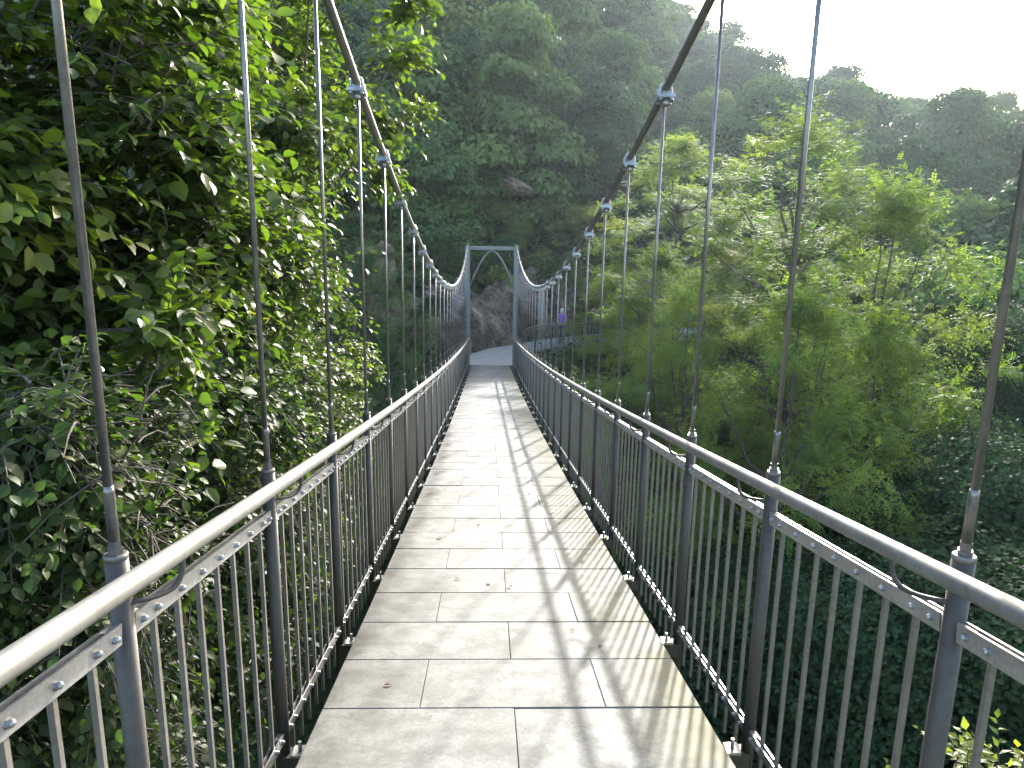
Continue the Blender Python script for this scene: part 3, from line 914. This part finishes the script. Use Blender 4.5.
near_tree('thicket_shrub', (-5.2, 1.9, terr(-5.2, 1.9)),
          grid_lumps((-260, 20), (150, 620), 3.6, 5.0, .35, .5, 30), 22, 9, (.07, .12), M['leaf_near'],
          'dark broad-leaved shrub at the left picture edge', 'shrub', T_broad(), (-4.6, 2.4, -1.2), .35, .04, group='shrubs behind the left railing')
# pale young shrub low at the bottom right
def right_shrub(base, lumps, label, mat, leaf=(.05, .09), per=16):
    P, T, N, L, tint, tw = twigs(lumps, per, 9, leaf, np.array(base), .15, 1.0, 1.1, .5)
    b = np.array(base)
    t = empty('roadside_shrub', base, label, 'shrub', 'shrubs below the right railing')
    tint = np.clip(tint + .38, 0, .93)
    link(bpy.data.objects.new('crown', leaf_mesh('crown', T_small(), P - b, T, N, L, tint, mat)), t)
    tubes = [(curve((0, 0, -.2), np.array(l[:3]) - b, (0, 0, .1), 7, .02), np.linspace(.02, .006, 7), 5) for l in lumps]
    link(bpy.data.objects.new('trunk', wood_mesh('trunk', tubes, tw - b, .004)), t)
p = at(985, 775, 3.7)
right_shrub((p[0] + .3, p[1] + .3, terr(p[0], p[1])), [(p[0], p[1], p[2] - .1, .28), (p[0] + .3, p[1] + .1, p[2] - .15, .3), (p[0] - .2, p[1] + .2, p[2] - .35, .25)],
            'pale yellow-green shrub poking up in the lower right corner', M['leaf_near'])

# ---- ground cover over the banks
def ground_cover():
    n = 90000
    r = 3 + 42 * rng.random(n) ** .6; a = np.radians(rng.uniform(-75, 62, n))
    x = r * np.sin(a); y = r * np.cos(a)
    z = terrain(x, y)
    ok = ~((np.abs(x) < 1.3) & (y < 3)) & (y > -1) & ~((np.abs(x) < 2.2) & (y > 28) & (y < 35.5))
    # keep the path clear
    dmin = np.min(np.hypot(x[:, None] - dens((OUT + INN) / 2, 30)[None, :, 0], y[:, None] - dens((OUT + INN) / 2, 30)[None, :, 1]), 1)
    ok &= dmin > 1.5
    x, y, z = x[ok], y[ok], z[ok]; n = len(x)
    hgt = .75 * np.abs(np.array([mnoise.noise(Vector((p, q, 0)) * .45) for p, q in zip(x, y)])) + .25
    P = np.stack([x, y, z + rng.random(n) ** 1.3 * (hgt + .5)], 1)
    N = unit(np.array((0, 0, 1.)) + rng.normal(0, .5, (n, 3))); T = unit(np.cross(N, rdir(n)))
    L = rng.uniform(.14, .32, n) * np.clip(.5 + np.hypot(x, y) / 25, .5, 1.3)
    me = leaf_mesh('undergrowth', T_small(), P, T, N, L, np.clip(rng.normal(.45, .2, n), 0, 1), M['leaf_cover'])
    tag(link(bpy.data.objects.new('undergrowth', me)), kind='stuff')
ground_cover()
def hill_cover():
    n = 70000
    r = np.sqrt(rng.uniform(41.0 ** 2, 131. ** 2, n)); a = np.radians(rng.uniform(-26, 42, n))
    x = r * np.sin(a); y = r * np.cos(a); z = terrain(x, y)
    z += np.array([.5 * fbm(p, q, .12) for p, q in zip(x, y)])
    hgt = 1.6 * np.abs(np.array([mnoise.noise(Vector((p, q, 5)) * .3) for p, q in zip(x, y)])) + .2
    P = np.stack([x, y, z + rng.random(n) ** 1.2 * hgt], 1)
    N = unit(np.array((0, -.4, 1.)) + rng.normal(0, .5, (n, 3))); T = unit(np.cross(N, rdir(n)))
    me = leaf_mesh('hillside_undergrowth', T_diamond(), P, T, N, rng.uniform(.35, .8, n), np.clip(rng.normal(.4, .2, n), 0, 1), M['leaf_cover'])
    tag(link(bpy.data.objects.new('hillside_undergrowth', me)), kind='stuff')
hill_cover()

# ---- bits on the rock: small shrubs clinging above the arch
def rock_shrub(x, y, z, r, label, mat):
    b = np.array((x, y, z))
    l = [(x + g1.uniform(-r, r), y + g1.uniform(-r, r) * .5, z + g1.uniform(0, r), r * .7) for _ in range(6)]
    P, T, N, L, tint, tw = twigs(l, 40, 9, (.10, .2), b, .35, .8, 1.1, .1)
    t = empty('rock_shrub', (x, y, z), label, 'shrub', 'shrubs clinging to the rock')
    link(bpy.data.objects.new('crown', leaf_mesh('crown', T_small(), P - b, T, N, L, tint, mat)), t)
    link(bpy.data.objects.new('trunk', wood_mesh('trunk', [(curve((0, .2, -.3), np.array(q[:3]) - b, (0, 0, .1), 5, .02), np.linspace(.04, .01, 5), 5) for q in l], tw - b, .006)), t)
for u, v, d, r, l, mm in [(500, 278, 37.2, .5, 'bright shrub hanging over the rock inside the arch', 'leaf_locust'), (474, 262, 37, .6, 'dark shrub on the rock top inside the arch, left', 'leaf_locust_dark'),
                          (514, 255, 39.5, .9, 'dark shrub on the rock top inside the arch, right', 'leaf_locust_dark'), 
                          (560, 278, 40.5, 1.2, 'dark bush above the rock right of the portal', 'leaf_locust_dark'),
                          (436, 312, 34.3, .6, 'dark bush left of the left portal leg', 'leaf_locust_dark'), (452, 296, 36.0, .5, 'dark bush over the rock beside the left portal leg', 'leaf_locust_dark'),
                          (400, 352, 32.0, .7, 'bush below the bank left of the portal', 'leaf_locust_dark')]:
    q = at(u, v, d); rock_shrub(q[0], q[1], q[2], r, l, M[mm])

# pale bare trunk beside the person, pale boulder up the slope
q0 = at(541, 326, 38.6); q1 = at(540, 290, 38.9)
t = empty('bare_trunk', (q0[0], q0[1], -6.4), 'pale bare tree trunk against the rock, left of the person', 'tree trunk')
m = MB(); m.tube(np.array([(0, 0, 0), (.03, .05, 1.4), (0, .1, 2.6), (-.03, .12, q1[2] + 6.4)]), [.20, .17, .15, .13], 10); m.build('trunk', M['pale_bark'], t)
m = MB(); m.tube(np.array([(-.02, .1, 2.4), (.3, .1, 3.1), (.45, .2, q1[2] + 6.6)]), [.08, .06, .04], 8); m.build('branch', M['pale_bark'], t)

def boulder(u, v, d, sx, sy, sz, label):
    q = at(u, v, d)
    import bmesh
    bm = bmesh.new(); bmesh.ops.create_icosphere(bm, subdivisions=4, radius=1)
    for vt in bm.verts:
        n_ = mnoise.fractal(vt.co * 1.3 + Vector((u, v, 0)), 1, 2, 5)
        c_ = mnoise.cell(vt.co * 1.4 + Vector((u, v, 0)))
        vt.co *= 1 + .22 * n_ + .16 * c_
        vt.co.x *= sx; vt.co.y *= sy; vt.co.z *= sz
    me = bpy.data.meshes.new('boulder'); bm.to_mesh(me); bm.free(); me.materials.append(M['rock'])
    o = link(bpy.data.objects.new('boulder', me)); o.location = q; o.rotation_euler = (0, R(18), .3)
    tag(o, label, 'boulder', 'boulders on the far slope')
boulder(517, 187, 44.5, .95, .8, .35, 'pale slanting boulder among trees above the portal')
boulder(372, 270, 33.5, 1.0, 1.0, 1.1, 'pinkish boulder in the trees left of the left cable')
boulder(292, 272, 27, 1.0, 1.0, 1.5, 'grey boulder beside the left thicket edge')

# ------------------------------------------------------------------ person on the path
def skin_mesh(name, verts, edges, radii, mat, parent, sub=2, root=0):
    me = bpy.data.meshes.new(name); me.from_pydata(verts, edges, [])
    o = bpy.data.objects.new(name, me); link(o, parent)
    sk = o.modifiers.new('skin', 'SKIN'); sk.use_smooth_shade = True
    for i, r in enumerate(radii):
        rr = r if isinstance(r, tuple) else (r, r)
        me.skin_vertices[0].data[i].radius = rr
        me.skin_vertices[0].data[i].use_root = (i == root)
    s = o.modifiers.new('sub', 'SUBSURF'); s.levels = sub; s.render_levels = sub
    me.materials.append(mat)
    return o
def plain(name, c, rough=.7):
    m_, nt, out = new_mat(name)
    p_ = nd(nt, 'ShaderNodeBsdfPrincipled'); nt.links.new(p_.outputs[0], out.inputs[0])
    n_ = noise(nt, 30, 4)
    nt.links.new(ramp(nt, n_, [(.3, tuple(x * .85 for x in c)), (.7, c)]), p_.inputs['Base Color'])
    p_.inputs['Roughness'].default_value = rough
    return m_
def person():
    q = at(562, 318, 37.6)
    t = empty('person', (q[0], q[1], -6.30), 'person in a purple top with pale hair standing on the hillside path', 'person')
    t.rotation_euler = (0, 0, R(150))
    skin = plain('skin', (.55, .36, .27), .55); shirt = plain('purple cloth', (.30, .13, .50)); hair = plain('pale hair', (.62, .56, .48), .6); jeans = plain('dark cloth', (.06, .065, .09)); shoe = plain('shoe', (.05, .045, .04))
    # body: one continuous figure (pelvis root)
    v = [(0, 0, .92), (0, .0, 1.12), (0, .005, 1.32), (0, .0, 1.42), (0, -.01, 1.50), (0, -.02, 1.60),
         (.10, 0, .88), (.105, -.02, .48), (.11, .02, .10), (.115, -.12, .04),
         (-.10, 0, .88), (-.12, .04, .48), (-.12, .10, .10), (-.125, -.04, .04),
         (.18, 0, 1.37), (.24, .02, 1.11), (.21, -.14, .92), (.19, -.21, .87),
         (-.18, 0, 1.37), (-.25, .04, 1.12), (-.22, -.10, .92), (-.20, -.18, .87)]
    e = [(0, 1), (1, 2), (2, 3), (3, 4), (4, 5), (0, 6), (6, 7), (7, 8), (8, 9), (0, 10), (10, 11), (11, 12), (12, 13), (3, 14), (14, 15), (15, 16), (16, 17), (3, 18), (18, 19), (19, 20), (20, 21)]
    r = [(.13, .10), (.115, .085), (.135, .095), (.08, .07), .048, (.068, .085), .085, .058, .04, .04, .085, .058, .04, .04, .055, .04, .03, .026, .055, .04, .03, .026]
    skin_mesh('body', v, e, r, skin, t)
    # five fingers each hand
    for s in (17, 21):
        b = np.array(v[s]); fm = MB()
        for i in range(4):
            x = (i - 1.5) * .017
            fm.tube([b + (x, 0, 0), b + (x, -.045, -.012), b + (x, -.07 - .006 * (i in (1, 2)), -.04)], [.009, .008, .006], 6)
        sg = 1 if b[0] < 0 else -1
        fm.tube([b + (sg * .02, .02, 0), b + (sg * .045, -.01, -.005), b + (sg * .045, -.04, -.015)], [.011, .009, .007], 6)
        fm.build('hand', skin, t)
    # clothing
    vt = [(0, 0, .90), (0, 0, 1.12), (0, .005, 1.32), (0, 0, 1.425), (.18, 0, 1.375), (.235, .018, 1.14), (-.18, 0, 1.375), (-.245, .037, 1.15)]
    skin_mesh('purple_top', vt, [(0, 1), (1, 2), (2, 3), (3, 4), (4, 5), (3, 6), (6, 7)], [(.15, .12), (.135, .10), (.152, .112), (.09, .08), .068, .056, .068, .056], shirt, t)
    vl = [(0, 0, .95), (.10, 0, .87), (.105, -.02, .48), (.11, .02, .11), (-.10, 0, .87), (-.12, .04, .48), (-.12, .10, .11)]
    skin_mesh('trousers', vl, [(0, 1), (1, 2), (2, 3), (0, 4), (4, 5), (5, 6)], [(.14, .11), .098, .072, .06, .098, .072, .06], jeans, t)
    for a in ((.112, -.05, .045), (-.122, .03, .045)):
        m_ = MB(); m_.ball(a, .05, 10, 6, (1, 2.4, .9)); m_.build('shoe', shoe, t)
    m_ = MB()
    m_.ball((0, 0, 1.615), .105, 14, 9, (.86, 1.0, 1.02)); m_.ball((0, .05, 1.56), .09, 12, 7, (.9, .8, 1.2))
    m_.build('hair', hair, t)
    m_ = MB(); m_.ball((0, -.045, 1.585), .078, 14, 9, (.82, .95, 1.2)); m_.ball((0, -.123, 1.575), .014, 6, 4, (1, 1.2, 1.4))
    for s in (-1, 1): m_.ball((s * .075, -.02, 1.585), .018, 6, 4, (.5, 1, 1.4))
    m_.build('face', skin, t)
    m_ = MB()
    for s in (-1, 1): m_.ball((s * .027, -.112, 1.60), .009, 6, 4)
    m_.ball((0, -.112, 1.535), .018, 6, 4, (1.2, .5, .4)); m_.build('eyes_and_mouth', plain('dark feature', (.12, .05, .05)), t)
person()

# ------------------------------------------------------------------ fallen leaves and grit on the slabs
for i, (x, y) in enumerate([(-.60, 3.05), (.02, 4.42), (-.12, 4.5), (.31, 3.7), (.62, 3.35), (.45, 3.5), (-.35, 4.6), (.1, 5.3), (-.2, 6.1), (.52, 5.0), (-.5, 5.6), (.3, 7.4)]):
    n = 1
    L = .034 + .022 * random.random()
    me = leaf_mesh('fallen_leaf', T_small(), np.zeros((1, 3)), unit(np.array([[math.cos(i * 2.1), math.sin(i * 2.1), .05]])), np.array([[.1, .05, 1.]]), np.array([L]), np.array([random.random()]), M['dry'])
    o = link(bpy.data.objects.new('fallen_leaf', me)); o.location = (x, y, float(zdeck(y)) + .007)
    tag(o, 'tiny dry leaf lying on the pale deck slabs', 'fallen leaf', 'dry leaves on the deck')

# ------------------------------------------------------------------ haze, sky, sun, camera
hm, nt, out = new_mat('air haze')
pv = nd(nt, 'ShaderNodeVolumePrincipled'); pv.inputs['Color'].default_value = (.72, .86, 1.0, 1)
pv.inputs['Density'].default_value = .00024; pv.inputs['Anisotropy'].default_value = .6
nt.links.new(pv.outputs[0], out.inputs['Volume'])
m = MB(); m.box((0, 120, 0), 482, 362, 2); hz = m.build('haze', hm)
zs = [v_.co.z for v_ in bpy.data.objects['ravine_ground'].data.vertices]
z0, z1 = min(zs) - 1.0, max(max(zs) + 14, 50)
for v_ in hz.data.vertices: v_.co.z = z1 if v_.co.z > 0 else z0
tag(hz, kind='stuff')

w = bpy.data.worlds.new('World'); scene.world = w; w.use_nodes = True
wn = w.node_tree; bg = wn.nodes['Background']
sky = wn.nodes.new('ShaderNodeTexSky'); sky.sky_type = 'NISHITA'; sky.sun_disc = False
sky.sun_elevation = R(SUN_EL); sky.sun_rotation = R(SUN_AZ); sky.air_density = 1.0; sky.dust_density = 3.5; sky.ozone_density = 1.0
wn.links.new(sky.outputs[0], bg.inputs[0]); bg.inputs[1].default_value = .15

sl = bpy.data.lights.new('sun', 'SUN'); sl.energy = 2.3; sl.angle = R(1.3); sl.color = (1.0, .965, .91)
so = bpy.data.objects.new('sun', sl); link(so)
sd = Vector((math.sin(R(SUN_AZ)) * math.cos(R(SUN_EL)), math.cos(R(SUN_AZ)) * math.cos(R(SUN_EL)), math.sin(R(SUN_EL))))
so.rotation_euler = sd.to_track_quat('Z', 'Y').to_euler(); so.location = sd * 60

cd = bpy.data.cameras.new('camera'); cd.sensor_width = 36; cd.lens = FPX / 1024 * 36; cd.clip_start = .05; cd.clip_end = 1500
co = bpy.data.objects.new('camera', cd); link(co)
mw = Matrix.Identity(4)
for i in range(3):
    mw[i][0], mw[i][1], mw[i][2], mw[i][3] = RT[i], UP[i], -FW[i], CAM[i]
co.matrix_world = mw
scene.camera = co

scene.view_settings.view_transform = 'Standard'; scene.view_settings.look = 'None'
scene.view_settings.exposure = 2.68; scene.view_settings.gamma = 1.0
c = scene.cycles if hasattr(scene, 'cycles') else None
scene.render.engine = 'CYCLES'
c = scene.cycles
c.use_denoising = True
c.max_bounces = 8; c.diffuse_bounces = 3; c.glossy_bounces = 3; c.transmission_bounces = 4; c.transparent_max_bounces = 6; c.volume_bounces = 1
c.caustics_reflective = False; c.caustics_refractive = False
